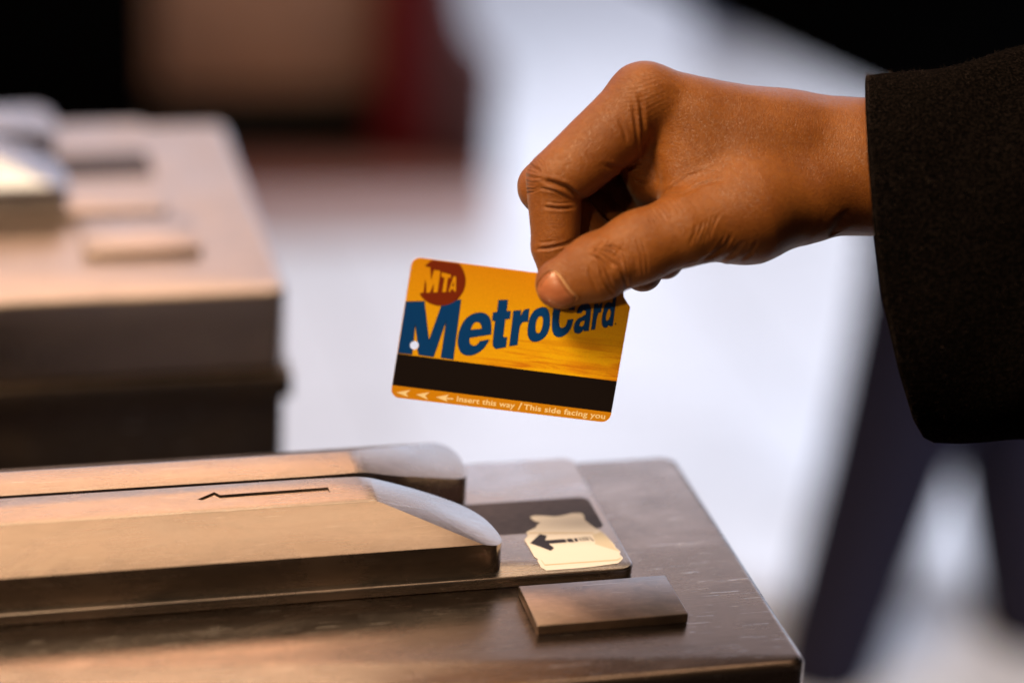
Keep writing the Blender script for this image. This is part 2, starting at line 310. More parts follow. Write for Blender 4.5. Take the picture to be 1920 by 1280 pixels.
def make_turnstile():
    T = bpy.data.objects.new('turnstile', None); COL.objects.link(T)
    def bx(name, x0, x1, y0, y1, z0, z1, m, bev, seg=4, rz=None):
        pts = [(x0, y0), (x1, y0), (x1, y1), (x0, y1)]
        if rz: pts = round_pts(pts, rz, 6)
        return link(name, bevelled(bm_me(prism(pts, z0, z1), name), bev*MM, seg, 50), m, T, True, 35)
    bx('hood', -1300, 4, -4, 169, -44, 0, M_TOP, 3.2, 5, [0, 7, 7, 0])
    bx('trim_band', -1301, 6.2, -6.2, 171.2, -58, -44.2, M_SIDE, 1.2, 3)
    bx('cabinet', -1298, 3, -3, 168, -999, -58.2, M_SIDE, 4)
    bx('reader_plate', -620, -42.8, 66, 163.5, .02, 4.7, M_PLATE, 1.0, 4, [0, 6, 6, 0])
    # guide rails, chamfered along the outside and falling towards the entry end
    n_ch = Vector((0, -11.3, 25)).normalized(); n_fa = Vector((11.3, 0, 42)).normalized()
    for nm, pl, sgn, y0 in (('guide_rail', FRONT, 1, 68), ('guide_rail', REAR, -1, 161)):
        bm = prism(pl, 4.72, 28)
        cut(bm, Vector((0, y0, 16.7))*MM, Vector((0, n_ch.y*sgn, n_ch.z)))
        cut(bm, Vector((-142, 0, 28))*MM, n_fa)
        hc = math.radians(24.32)                       # ease the long ridge and the start of the fall
        for kq in range(1, 6):
            a = hc*kq/6; r = 8.0; cy = 93 + r*math.tan(hc/2) if sgn == 1 else 136 - r*math.tan(hc/2)
            n = Vector((0, -math.sin(a)*sgn, math.cos(a))); cut(bm, (Vector((0, cy, 28-r)) + n*r)*MM, n)
        hf = math.atan2(11.3, 42)
        for kq in range(1, 6):
            a = hf*kq/6; r = 34.0; n = Vector((math.sin(a), 0, math.cos(a)))
            cut(bm, (Vector((-142 - r*math.tan(hf/2), 0, 28-r)) + n*r)*MM, n)
        bmesh.ops.remove_doubles(bm, verts=bm.verts, dist=1e-5)
        me = bm_me(bm, nm)
        cutter = None
        if sgn == 1:
            cutter = bm_me(prism([(-208.7, 102.5), (-201.5, 107.5), (-199.6, 104.8), (-157.7, 105.4), (-157.5, 101.2), (-198.5, 100.9), (-200.5, 97.6)], 27.3, 30), 'c')
        link(nm, bevelled(me, 1.1*MM, 4, 22, cutter), M_RAIL, T, True, 30)
    # dark film, torn sticker with its arrow
    dk = round_pts([(-230, 99.8), (-46.3, 99.8), (-46.3, 127), (-230, 127)], [0, 3, 4, 0])
    link('dark_film', flat_shape([dk], 4.76), M_DARK, T, False)
    stk = link('arrow_sticker', join_me([flat_shape([TR['sticker']], 4.86, .06)]), M_STICK, T, False)
    link('worn_patch', flat_shape([TR['flap']], 4.95), M_STICK2, stk, False)
    for q in ('ridge1', 'ridge2'): link('crease', flat_shape([TR[q]], 4.97), M_STICKG, stk, False)
    link('printed_arrow', join_me([flat_shape([TR[q]], 4.99, 0, .02) for q in ('arrow', 'd0', 'd1', 'd2', 'd3', 'd4', 'd5', 'd6')]), M_INK, stk, False)
    bx('raised_tag', -91.3, -32.6, 30.2, 60.4, .02, 4.0, M_TAG, .5, 3)
    return T
tA = make_turnstile(); tA.location = OX
tag(tA, 'brushed steel turnstile top in front with card slot rails and torn arrow sticker', 'turnstile', 'turnstiles in a row')
def copy_tree(o, parent=None):
    c = o.copy(); COL.objects.link(c); c.parent = parent
    for ch in [x for x in bpy.data.objects if x.parent == o and not x.name.startswith('arrow_sticker')]: copy_tree(ch, c)
    return c
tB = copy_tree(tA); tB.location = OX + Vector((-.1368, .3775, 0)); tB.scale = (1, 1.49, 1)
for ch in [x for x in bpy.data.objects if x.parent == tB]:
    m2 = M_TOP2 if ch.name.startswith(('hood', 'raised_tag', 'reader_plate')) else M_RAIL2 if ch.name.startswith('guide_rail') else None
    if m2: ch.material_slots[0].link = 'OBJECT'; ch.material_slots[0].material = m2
tag(tB, 'out of focus steel turnstile behind the first one on the left', 'turnstile', 'turnstiles in a row')
# ------------------------------------------------------------------ station behind
M_TAN = mat('tan_wall', (.42, .22, .12), .5); k = NT(M_TAN)
k.l(k.ramp(k.noise(k.map((3, 3, 3)), 1.5, 3), [(.3, (.30, .16, .09)), (.7, (.50, .27, .14))]), k.b.inputs['Base Color'])
M_SKIRT = mat('dark_skirting', (.012, .014, .011), .8, 0, .1); M_BLACK = mat('black_panel', (.002, .002, .002), .9, 0, .0)
M_CRED = mat('dark_red_paint', (.16, .004, .005), .6, 0, .2); M_MAUVE = mat('mauve_panel', (.11, .05, .05), .6, 0, .2); M_GREY = mat('grey_blue_panel', (.30, .37, .55), .5)
def frame_xy(u, v): p = at(u, v, z=0); return p
def slab(name, u0, u1, v0, thick, z0, z1, m, parent=None, bev=.01):
    """upright slab whose foot runs from frame direction (u0, v0) to (u1, v0)"""
    if isinstance(v0, tuple): a, b = at(u0, v0[0], 0), at(u1, v0[1], 0)
    else: a, b = at(u0, v0, 0), at(u1, v0, 0)
    d = Vector((b.x-a.x, b.y-a.y)); L = d.length; d.normalize(); n = Vector((-d.y, d.x))
    pts = [(a.x, a.y), (b.x, b.y), (b.x+n.x*thick, b.y+n.y*thick), (a.x+n.x*thick, a.y+n.y*thick)]
    return link(name, bevelled(bm_me(prism(pts, z0, z1, 1.0), name), bev, 2), m, parent, True, 40)
wl = tag(slab('wall', -260, 760, (300, 285), .25, .115, 1.25, M_TAN), 'tan wall with dark skirting far behind the turnstiles', 'wall')
slab('skirting', -260, 760, (308, 293), .29, 0, .11, M_SKIRT, wl)
tag(slab('black_cabinet', -320, 290, 330, .4, 0, 1.2, M_BLACK), 'black cabinet standing at the far left against the tan wall', 'cabinet')
a = at(755, 300, 0)
bm = bmesh.new(); bmesh.ops.create_cone(bm, cap_ends=True, segments=40, radius1=.055, radius2=.055, depth=3.2)
col_ = link('red_column', bevelled(bm_me(bm, 'c'), .004), M_CRED, None, True, 40); col_.location = (a.x, a.y, 1.6)
tag(col_, 'dark red round column at the end of the tan wall', 'column')
for nm, va, vb, colr, lb in (('floor_wall_shade', (312, 292), (395, 362), (.19, .07, .045), 'brown strip of painted shade along the foot of the wall'), ('floor_wall_shade', (395, 362), (485, 450), (.42, .30, .27), 'pinkish strip fading the painted shade into the pale floor')):  # strips colour the floor darker where the wall shades it
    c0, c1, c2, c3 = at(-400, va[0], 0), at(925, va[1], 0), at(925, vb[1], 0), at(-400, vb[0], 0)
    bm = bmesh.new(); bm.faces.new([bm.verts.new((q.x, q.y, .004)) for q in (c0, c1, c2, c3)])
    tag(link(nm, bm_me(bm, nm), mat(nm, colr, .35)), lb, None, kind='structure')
# low partition whose top falls to the right
a, b = at(795, 318, 0), at(920, 330, 0); d = Vector((b.x-a.x, b.y-a.y, 0)); L = d.length; d.normalize()
prof = [(0, 0), (L, 0), (L, .20), (L*.9, .205), (L*.55, .25), (L*.25, .38), (0, .62)]
me = bevelled(bm_me(prism(prof, 0, .06, 1.0), 'partition'), .008)
pt = link('partition', me, M_MAUVE, None, True, 40)
pt.matrix_world = Matrix(((d.x, 0, -d.y, a.x), (d.y, 0, d.x, a.y), (0, 1, 0, 0), (0, 0, 0, 1)))
tag(pt, 'low mauve partition with a sloping top right of the red column', 'partition')
gp = tag(slab('grey_panel', 1300, 1660, (70, 100), .05, .0, 1.0, M_GREY), 'blue grey panel standing on the bright floor behind the hand', 'panel')

# ------------------------------------------------------------------ passer-by in a dark coat, walking behind
M_BSKIN = mat('person_skin', (.25, .12, .07), .5); M_NAVY = mat('navy_trousers', (.018, .016, .030), .9, 0, .1); M_COAT = mat('black_coat', (.002, .002, .002), .95, 0, 0); M_SHOE = mat('black_shoe', (.012, .012, .014), .35)
def skin_me(joints, edges, radii, sub=2):
    m0 = bpy.data.meshes.new('s'); m0.from_pydata(joints, edges, []); o = bpy.data.objects.new('s', m0); COL.objects.link(o)
    md = o.modifiers.new('skin', 'SKIN'); md.use_smooth_shade = True
    for v, r in zip(m0.skin_vertices[0].data, radii): v.radius = r if isinstance(r, tuple) else (r, r)
    m0.skin_vertices[0].data[0].use_root = True
    ss = o.modifiers.new('sub', 'SUBSURF'); ss.levels = sub; ss.render_levels = sub
    me = bake(o); bpy.data.objects.remove(o); return me
hd = 2.75
K1 = at(1672, 850, depth=hd); A1 = at(1500, 1390, depth=hd+.05); K2 = at(1925, 1010, depth=hd+.15); A2 = at(1975, 1420, depth=hd+.2)
H1 = at(1800, 420, depth=hd); H2 = at(1895, 420, depth=hd+.1)
base = Vector((H1+H2)/2); base.z = 0
def loc(v): return tuple(v-base)
pel = (H1+H2)/2 + Vector((0, 0, .08)); ch = pel+Vector((.05, .03, .42)); nk = ch+Vector((.0, 0, .18)); hdv = nk+Vector((-.02, 0, .18))
s1 = ch+Vector((-.16, -.05, .08)); s2 = ch+Vector((.16, .05, .08)); e1 = s1+Vector((-.08, -.03, -.28)); e2 = s2+Vector((.1, .04, -.28)); w1 = e1+Vector((.06, -.05, -.10)); w2 = e2+Vector((-.05, -.05, -.10))
T1 = A1+Vector((-.14, -.08, -.05)); T2 = A2+Vector((-.14, -.08, -.03))
J = [pel, ch, nk, hdv, s1, e1, w1, s2, e2, w2, H1, K1, A1, H2, K2, A2, T1, T2]
Ed = [(0, 1), (1, 2), (2, 3), (1, 4), (4, 5), (5, 6), (1, 7), (7, 8), (8, 9), (0, 10), (10, 11), (11, 12), (0, 13), (13, 14), (14, 15), (12, 16), (15, 17)]
Rd = [.10, .14, .055, .095, .06, .045, .03, .06, .045, .03, .06, .045, .034, .06, .045, .034, .03, .03]
pb = link('person', skin_me([loc(j) for j in J], Ed, Rd), M_BSKIN); pb.location = base
tag(pb, 'blurred passer-by in black coat and navy trousers walking behind the reaching arm', 'person')
tr = link('trousers', skin_me([loc(j) for j in (pel, H1, K1, A1+(K1-A1)*.08, H2, K2, A2+(K2-A2)*.08)], [(0, 1), (1, 2), (2, 3), (0, 4), (4, 5), (5, 6)], [.14, .105, .078, .060, .105, .078, .060]), M_NAVY, pb)
def shoe(A, T):
    link('shoe', skin_me([loc(A+Vector((.03, .02, -.05))), loc(A+(T-A)*.55+Vector((0, 0, -.02))), loc(T+(T-A)*.3+Vector((0, 0, -.01)))], [(0, 1), (1, 2)], [.045, .047, .035]), M_SHOE, pb)
shoe(A1, T1); shoe(A2, T2)
# coat: a closed flared shell from the shoulders to a swinging hem
bm = bmesh.new(); rings = []
hemL = at(1130, -70, depth=hd-.1); hemR = at(2020, 330, depth=hd+.1)
hc = (hemL+hemR)/2; hr = (hemR-hemL).length/2; ax1 = (hemR-hemL).normalized()
prev = None
for i in range(14):
    t = i/13
    c = hc*(1-t)+(ch+Vector((0, 0, .12)))*t if t < 1 else ch+Vector((0, 0, .12))
    r1 = hr*(1-t)**1.15+.20*t+ .02; r2 = .22*(1-t)+.13*t
    a1 = (ax1*(1-t)+Vector((.97, .2, 0))*t).normalized(); a2 = Vector((-.2, .97, 0))
    ring = [bm.verts.new(loc(c+a1*math.cos(q)*r1*(1+.03*math.sin(5*q))+a2*math.sin(q)*r2)) for q in np.linspace(0, 2*math.pi, 48, endpoint=False)]
    if prev:
        for q in range(48): bm.faces.new((prev[q], prev[(q+1) % 48], ring[(q+1) % 48], ring[q]))
    prev = ring
bm.faces.new(prev)
ct = link('coat', bm_me(bm, 'coat'), M_COAT, pb); so = ct.modifiers.new('s', 'SOLIDIFY'); so.thickness = .006
link('hair', skin_me([loc(hdv+Vector((.02, .03, .05))), loc(hdv+Vector((.03, .05, -.03)))], [(0, 1)], [.10, .075]), M_BLACK, pb)
# ------------------------------------------------------------------ fare card (millimetres, origin at the lower left corner)
def cam_to_world(x, y, z, depth=.911):
    return CAMPOS + CR*(x*MM) + CU*(y*MM) + CF*(depth - z*MM)
def hp(u, v, z=0.0, D=911.0):
    """hand frame millimetres (x right, y up, z towards the viewer) of a point z mm in front of the card plane"""
    return ((u-960)/4533*(D-z), (640-v)/4533*(D-z), z)
sc_ = 85.6/425.8
cu_ = (CR*413.4 + CU*-51.5 + CF*90).normalized()
cv_ = (CR*42.5 + CU*260.5 - CF*53); cv_ = (cv_ - cu_*cv_.dot(cu_)).normalized(); cn_ = cu_.cross(cv_)
ctr = cam_to_world((961-960)*.2010, (640-639)*.2010, 0)
org = ctr - cu_*.0428 - cv_*.027
M_CARD = mat('card_yellow', (.80, .38, .015), .34, coat_weight=0) if False else mat('card_yellow', (.80, .38, .015), .36)
k = NT(M_CARD)
n1 = k.noise(k.map((22, 14, 1), (0, 0, .3)), 1.0, 2); st = k.noise(k.map((14, 150, 1), (0, 0, .33)), 2.2, 4, .6, 1.2)
sx = k.n('ShaderNodeSeparateXYZ'); k.l(k.tc.outputs['Object'], sx.inputs[0])
low = k.math('SUBTRACT', 1.0, k.math('MULTIPLY', sx.outputs['Y'], 27.0)); low = k.n('ShaderNodeClamp', Value=0.0).outputs[0] if False else low
cl = k.n('ShaderNodeClamp'); k.l(low, cl.inputs[0]); cx = k.n('ShaderNodeClamp'); k.l(k.math('SUBTRACT', k.math('MULTIPLY', sx.outputs['X'], 40), .9), cx.inputs[0])
amt = k.math('MULTIPLY', cl.outputs[0], cx.outputs[0])
base = k.ramp(n1, [(.3, (.76, .35, .003)), (.7, (.84, .47, .004))])
top = k.n('ShaderNodeClamp'); k.l(k.math('SUBTRACT', k.math('MULTIPLY', sx.outputs['Y'], 45), 1.45), top.inputs[0])
base = k.mix(top.outputs[0], base, (.70, .28, .003))
str_c = k.ramp(st, [(.42, (.90, .50, .004)), (.5, (.84, .38, .004)), (.60, (.60, .17, .004))])
gr = k.noise(k.map((1, 1, 1)), 1500, 2)
c_ = k.mix(k.math('MULTIPLY', amt, 1.6), base, str_c)
c_ = k.mix(.14, c_, k.ramp(gr, [(.3, 0.2), (.7, 1.0)]), 'MULTIPLY')
k.l(c_, k.b.inputs['Base Color'])
k.l(k.bump(gr, .05, .0001), k.b.inputs['Normal'])
M_BLUE = mat('card_blue', (.0, .045, .21), .36); M_LINE = mat('card_outline', (.006, .012, .012), .4)
M_MAG = mat('magnetic_stripe', (.008, .005, .005), .4, 0, .25); M_BAND = mat('card_band', (.62, .25, .003), .36)
M_RED = mat('card_red', (.17, .020, .003), .36); M_CREAM = mat('card_cream', (.92, .74, .42), .4)
outline = round_pts([(0, 0), (85.6, 0), (85.6, 45.6), (82.5, 49.1), (81.2, 54), (0, 54)], [3.4, 3.4, .5, .8, .4, 3.4], 7)
hole = [(5.95+1.66*math.cos(a), 20.75+1.66*math.sin(a)) for a in np.linspace(0, 2*math.pi, 24, endpoint=False)]
arc_ = lambda a, b: [(5.95+1.66*math.cos(math.radians(q)), 20.75+1.66*math.sin(math.radians(q))) for q in np.linspace(a, b, 9)]
_m = CARD['M'][0]; ia = [i for i, q in enumerate(_m) if abs(q[1]-27.96) < .01][0]
CARD['M'] = [_m[:ia] + arc_(-44, 60) + [_m[ia]] + arc_(106, 258) + _m[ia+1:]]
card = link('fare_card', flat_shape([outline, hole], 0, .13), M_CARD, None, False)
card.matrix_world = Matrix(((cu_.x, cv_.x, cn_.x, org.x), (cu_.y, cv_.y, cn_.y, org.y), (cu_.z, cv_.z, cn_.z, org.z), (0, 0, 0, 1)))
tag(card, 'yellow and blue plastic fare card pinched between thumb and index finger', 'fare card')
z0 = .15
lo = [(0, 0), (85.6, 0), (85.6, 4.15), (0, 4.6)]
link('printed_band', flat_shape([round_pts(lo, [3.4, 3.4, 0, 0], 7)], z0), M_BAND, card, False)
link('magnetic_stripe', flat_shape([[(0, 4.6), (85.6, 4.15), (85.6, 16.5), (0, 16.85)]], z0+.01), M_MAG, card, False)
K = ('M', 'e', 't', 'r1', 'o', 'C', 'a', 'r2', 'd')
sm = {'M': False, 't': True}
link('word_outline', join_me([flat_shape(CARD[q], z0, 0, -.0, smooth_loops=sm.get(q, True)) for q in K]), M_LINE, card, False)
link('printed_word', join_me([flat_shape(CARD[q], z0+.03, 0, -.17, smooth_loops=sm.get(q, True)) for q in K]), M_BLUE, card, False)
link('round_emblem', flat_shape(CARD['logo'], z0+.06), M_RED, card, False)
link('registered_mark', flat_shape([[(81.1+.34*math.cos(a), 38.5+.34*math.sin(a)) for a in np.linspace(0, 6.28, 12, endpoint=False)]], z0+.03), M_LINE, card, False)
link('small_arrows', join_me([flat_shape([q], z0+.03) for q in CARD['chev']]), M_CREAM, card, False)
def text_me(body, x0, y0, width, height, z, shear=0.0, off=.0):
    cu = bpy.data.curves.new('t', 'FONT'); cu.body = body; cu.size = 1; cu.fill_mode = 'FRONT'; cu.offset = off; cu.shear = shear
    cu.space_character = 1.04
    o = bpy.data.objects.new('t', cu); COL.objects.link(o); me = bake(o); bpy.data.objects.remove(o)
    co = np.empty(len(me.vertices)*3); me.vertices.foreach_get('co', co); co = co.reshape(-1, 3)
    x_a, x_b = co[:, 0].min(), co[:, 0].max(); cap = .73
    co[:, 0] = (x0 + (co[:, 0]-x_a)*width/(x_b-x_a))*MM; co[:, 1] = (y0 + co[:, 1]*height/cap)*MM; co[:, 2] = z*MM
    me.vertices.foreach_set('co', co.ravel()); return me
link('instruction_text', join_me([text_me('Insert this way', 25.3, 1.35, 22.6, 2.15, z0+.03, 0, .022), text_me('/', 49.1, 1.1, 1.5, 2.6, z0+.031, .1, .05),
     text_me('This side facing you', 51.3, 1.3, 32.2, 2.15, z0+.032, 0, .022)]), M_CREAM, card, False)
# ------------------------------------------------------------------ hand holding the card
# one signed-distance field, meshed as one continuous skin
def P3(*a): return np.array(hp(*a), dtype=np.float32)
def cap(p, a, b, ra, rb, flat=None):
    """tapered capsule; flat = (axis, factor) squashes the section along an axis"""
    a = np.asarray(a, np.float32); b = np.asarray(b, np.float32); ab = b-a
    pa = p-a; t = np.clip((pa@ab)/float(ab@ab), 0, 1)
    d = pa - t[:, None]*ab
    if flat is not None:
        n, kf = flat; n = np.asarray(n, np.float32); n = n/np.linalg.norm(n); dn = d@n
        d2 = (d*d).sum(1) + dn*dn*(1/kf**2-1)
        q = np.sqrt(np.maximum(d2, 1e-9)); r = ra+(rb-ra)*t
        return (q-r)*(kf if kf < 1 else 1)
    return np.sqrt((d*d).sum(1)) - (ra+(rb-ra)*t)
def ell(p, c, r):
    q = (p-np.asarray(c, np.float32))/np.asarray(r, np.float32); kk = np.sqrt((q*q).sum(1)); return (kk-1)*min(r)
def smin(a, b, kk):
    h = np.maximum(kk-np.abs(a-b), 0)/kk; return np.minimum(a, b) - h*h*kk*.25
def smax(a, b, kk): return -smin(-a, -b, kk)
def hand_sdf(p):
    Zf = (0, 0, 1)
    # metacarpals and wrist
    palm = cap(p, P3(1213, 187, -9), P3(1480, 262, -20), 13.0, 16.5)
    palm = smin(palm, cap(p, P3(1203, 180, -28), P3(1500, 268, -34), 12.2, 17), 9)
    palm = smin(palm, cap(p, P3(1228, 195, -46), P3(1500, 285, -46), 11.6, 16), 9)
    palm = smin(palm, cap(p, P3(1262, 222, -62), P3(1500, 300, -54), 10.5, 15), 9)
    palm = smin(palm, cap(p, P3(1480, 290, -26), P3(1640, 312, -30), 20.5, 24.3), 12)
    palm = smin(palm, cap(p, P3(1600, 311, -30), P3(1960, 330, -32), 24.4, 29, (Zf, 1.12)), 8)
    palm = smin(palm, cap(p, P3(1470, 330, -36), P3(1330, 330, -52), 20, 14), 10)       # heel of the palm
    palm = smin(palm, cap(p, P3(1600, 348, -22), P3(1500, 374, -16), 17.5, 15.8), 8)
    # ball of the thumb and the web
    palm = smin(palm, cap(p, P3(1500, 366, -14), P3(1400, 393, -8), 17.0, 19.3), 8)
    palm = smin(palm, ell(p, P3(1370, 300, -11), (25, 20, 14.5)), 9)
    palm = smin(palm, cap(p, P3(1300, 235, -12), P3(1292, 375, -7), 12.5, 11), 8)
    # flesh at the base of the index finger, seen past the web
    palm = smin(palm, cap(p, P3(1185, 235, -16), P3(1225, 330, -20), 11.5, 11), 6)
    palm = smin(palm, cap(p, P3(1225, 300, -34), P3(1270, 400, -34), 14, 12), 8)
    palm = smin(palm, cap(p, P3(1090, 360, -52), P3(1290, 360, -52), 12, 15), 6)
    # thumb
    th = cap(p, P3(1400, 394, -6), P3(1285, 428, 4), 19.0, 13.6)
    th = smin(th, cap(p, P3(1285, 428, 4), P3(1200, 462, 8), 13.4, 12.6, (Zf, .86)), 4)
    th = smin(th, cap(p, P3(1200, 462, 8), P3(1118, 501, 9), 12.3, 12.2, (Zf, .80)), 5)
    tip = cap(p, P3(1120, 500, 9), P3(1052, 531, 8.2), 12.0, 9.7, (Zf, .74))
    th = smin(th, tip, 3)
    th = smin(th, cap(p, P3(1130, 478, 13.5), P3(1152, 502, 14.5), 5.5, 5.0), 4)            # knuckle pad
    palm = smin(palm, th, np.clip((p[:, 0]-50)/3.0, .5, 8))
    # index finger
    ix = cap(p, P3(1207, 186, -8), P3(1044, 334, -4), 13.2, 11.2)
    ix = smin(ix, cap(p, P3(1165, 250, -6), P3(1085, 318, -3), 11, 10.4), 4)
    mid = cap(p, P3(1037, 337, -4.5), P3(1040, 462, -7.5), 10.4, 8.7)
    mid = smin(mid, cap(p, P3(1048, 395, -5), P3(1048, 430, -6), 7.5, 7), 4)
    dist = cap(p, P3(1040, 462, -7.5), P3(1056, 545, -8.0), 8.8, 7.2, (Zf, .86))
    ix = smin(ix, smin(mid, dist, 1.6), 1.2)
    # other fingers, curled behind
    def finger(m, q, d, t, rm, rq, rd, rt):
        f = cap(p, P3(*m), P3(*q), rm, rq); f = smin(f, cap(p, P3(*q), P3(*d), rq, rd), 1.5)
        return smin(f, cap(p, P3(*d), P3(*t), rd, rt), 2)
    f2 = finger((1203, 186, -28), (1022, 351, -25), (1105, 450, -24), (1205, 510, -20), 12.4, 10.4, 9.6, 7.6)
    f3 = finger((1228, 200, -46), (1060, 350, -44), (1150, 455, -42), (1246, 488, -38), 12.6, 11.5, 10.6, 7.6)
    f4 = finger((1262, 225, -62), (1120, 345, -62), (1190, 430, -60), (1262, 452, -56), 11.5, 10.8, 9.5, 6.8)
    fs = smin(smin(ix, f2, 1.0), smin(f3, f4, 1.0), 1.0)
    # hollow of the palm stays open where the fingers curl away from it
    k2 = np.clip((p[:, 1] - 62)/6, .8, 6)
    return smin(palm, fs, k2)
def mesh_sdf(fn, lo, hi, h, CS=4, band=6.0):
    lo = np.array(lo, float); n = (np.ceil((np.array(hi)-lo)/h/CS).astype(int))*CS+1
    nc = (n-1)//CS+1
    ax = [lo[i]+np.arange(nc[i])*h*CS for i in range(3)]
    G = np.stack(np.meshgrid(*ax, indexing='ij'), -1).reshape(-1, 3).astype(np.float32)
    c = fn(G).reshape(nc)
    near = np.abs(c) < band
    nb = near.copy()
    for a in range(3):
        nb[tuple(slice(1, None) if i == a else slice(None) for i in range(3))] |= near[tuple(slice(None, -1) if i == a else slice(None) for i in range(3))]
        nb[tuple(slice(None, -1) if i == a else slice(None) for i in range(3))] |= near[tuple(slice(1, None) if i == a else slice(None) for i in range(3))]
    idx = [np.minimum((np.arange(n[i])+CS//2)//CS, nc[i]-1) for i in range(3)]
    full = c[np.ix_(*idx)].copy(); m = nb[np.ix_(*idx)]
    I = np.argwhere(m); V = np.empty(len(I), np.float32)
    for s in range(0, len(I), 400000):
        V[s:s+400000] = fn((lo+I[s:s+400000]*h).astype(np.float32))
    full[m] = V
    ins = full < 0
    # surface nets
    N0, N1, N2 = n
    cor = [(i, j, kk) for i in (0, 1) for j in (0, 1) for kk in (0, 1)]
    sub = lambda A, o: A[o[0]:N0-1+o[0], o[1]:N1-1+o[1], o[2]:N2-1+o[2]]
    cnt = sum(sub(ins, o).astype(np.int8) for o in cor)
    act = np.argwhere((cnt > 0) & (cnt < 8)); vid = -np.ones((N0-1, N1-1, N2-1), np.int32); vid[tuple(act.T)] = np.arange(len(act))
    vals = {o: full[act[:, 0]+o[0], act[:, 1]+o[1], act[:, 2]+o[2]] for o in cor}
    acc = np.zeros((len(act), 3)); num = np.zeros(len(act))
    for o in cor:
        for a in range(3):
            if o[a] == 0:
                q = list(o); q[a] = 1; q = tuple(q); va, vb = vals[o], vals[q]; cr = (va < 0) != (vb < 0)
                t = np.where(cr, va/np.where(cr, va-vb, 1), 0)
                pos = np.tile(np.array(o, float), (len(act), 1)); pos[:, a] += t
                acc[cr] += pos[cr]; num[cr] += 1
    V = lo + (act + acc/num[:, None])*h
    Q = []
    for a in range(3):
        b, c2 = (a+1) % 3, (a+2) % 3
        s0 = [slice(None)]*3; s1 = [slice(None)]*3; s0[a] = slice(None, -1); s1[a] = slice(1, None)
        A, B = ins[tuple(s0)], ins[tuple(s1)]
        E = np.argwhere(A != B); E = E[(E[:, b] > 0) & (E[:, c2] > 0) & (E[:, b] < n[b]-1) & (E[:, c2] < n[c2]-1)]
        def g(db, dc):
            q = E.copy(); q[:, b] -= db; q[:, c2] -= dc; return vid[tuple(q.T)]
        q = np.stack([g(1, 1), g(0, 1), g(0, 0), g(1, 0)], 1)
        fl = ~A[tuple(E.T)]; q[fl] = q[fl][:, ::-1]; Q.append(q)
    return V, np.concatenate(Q)
V, Q = mesh_sdf(hand_sdf, (-3, 5, -82), (172, 112, 26), .42)
# ---- skin creases: gentle displacement along the surface normal
def project(V):   # frame coordinates of hand-frame points
    s = 4533/(911-V[:, 2]); return np.stack([960+V[:, 0]*s, 640-V[:, 1]*s], 1)
eps = .25
def normals(V):
    g = np.stack([hand_sdf((V+np.array(d)*eps).astype(np.float32)) - hand_sdf((V-np.array(d)*eps).astype(np.float32)) for d in ((1, 0, 0), (0, 1, 0), (0, 0, 1))], 1)
    return g/np.maximum(np.linalg.norm(g, axis=1), 1e-6)[:, None]
NRM = normals(V); UV = project(V); disp = np.zeros(len(V))
def crease(pts, width, depth, zmin=-12, lip=.25, nmin=-.1):
    """pts in frame coordinates, width and depth in mm"""
    pts = np.array(pts, float); w = width*5.0
    lo, hi = pts.min(0)-4*w, pts.max(0)+4*w
    m = np.where((UV[:, 0] > lo[0]) & (UV[:, 0] < hi[0]) & (UV[:, 1] > lo[1]) & (UV[:, 1] < hi[1]) & (V[:, 2] > zmin) & (NRM[:, 2] > nmin))[0]
    if not len(m): return
    q = UV[m]; best = np.full(len(m), 1e9); tt = np.zeros(len(m)); L = 0; tot = np.linalg.norm(np.diff(pts, axis=0), axis=1).sum()
    for a, b in zip(pts[:-1], pts[1:]):
        ab = b-a; ln = np.linalg.norm(ab); t = np.clip(((q-a)@ab)/(ln*ln), 0, 1); d = np.linalg.norm(q-a-t[:, None]*ab, axis=1)
        u = d < best; best[u] = d[u]; tt[u] = (L+t[u]*ln)/tot; L += ln
    taper = np.clip(np.minimum(tt, 1-tt)*5, 0.15, 1)
    x = best/w
    disp[m] += 1.6*taper*depth*(-np.exp(-x*x) + lip*np.exp(-(x-1.9)**2))
def curve_fan(seq, width, depth, n, **kw):
    """n creases interpolated between two polylines, with a little irregularity"""
    A, B = np.array(seq[0], float), np.array(seq[1], float)
    for i in range(n):
        t = (i+rng.uniform(-.25, .25))/max(n-1, 1); t = min(max(t, 0), 1)
        p = A*(1-t)+B*t; p = p+rng.normal(0, 1.1, p.shape)
        crease(p, width*rng.uniform(.75, 1.25), depth*rng.uniform(.5, 1.2), **kw)
# index finger: fold inside the middle joint, joint lines, tip joint
crease([(1018, 338), (1042, 345), (1062, 352), (1084, 368), (1092, 372)], .9, 1.0)
crease([(1010, 352), (1040, 358), (1066, 372)], .5, .35)
crease([(1018, 388), (1045, 391), (1076, 390)], .55, .55)
crease([(1022, 378), (1050, 382), (1074, 380)], .35, .25)
crease([(1003, 468), (1030, 465), (1060, 458), (1072, 452)], .55, .55)
crease([(1008, 455), (1040, 452)], .35, .2)
curve_fan([[(974, 300), (1000, 312), (1018, 322)], [(974, 362), (1000, 360), (1020, 352)]], .38, .30, 9)
curve_fan([[(985, 292), (1003, 306), (1016, 326)], [(1006, 290), (1018, 306), (1024, 330)]], .32, .18, 4)
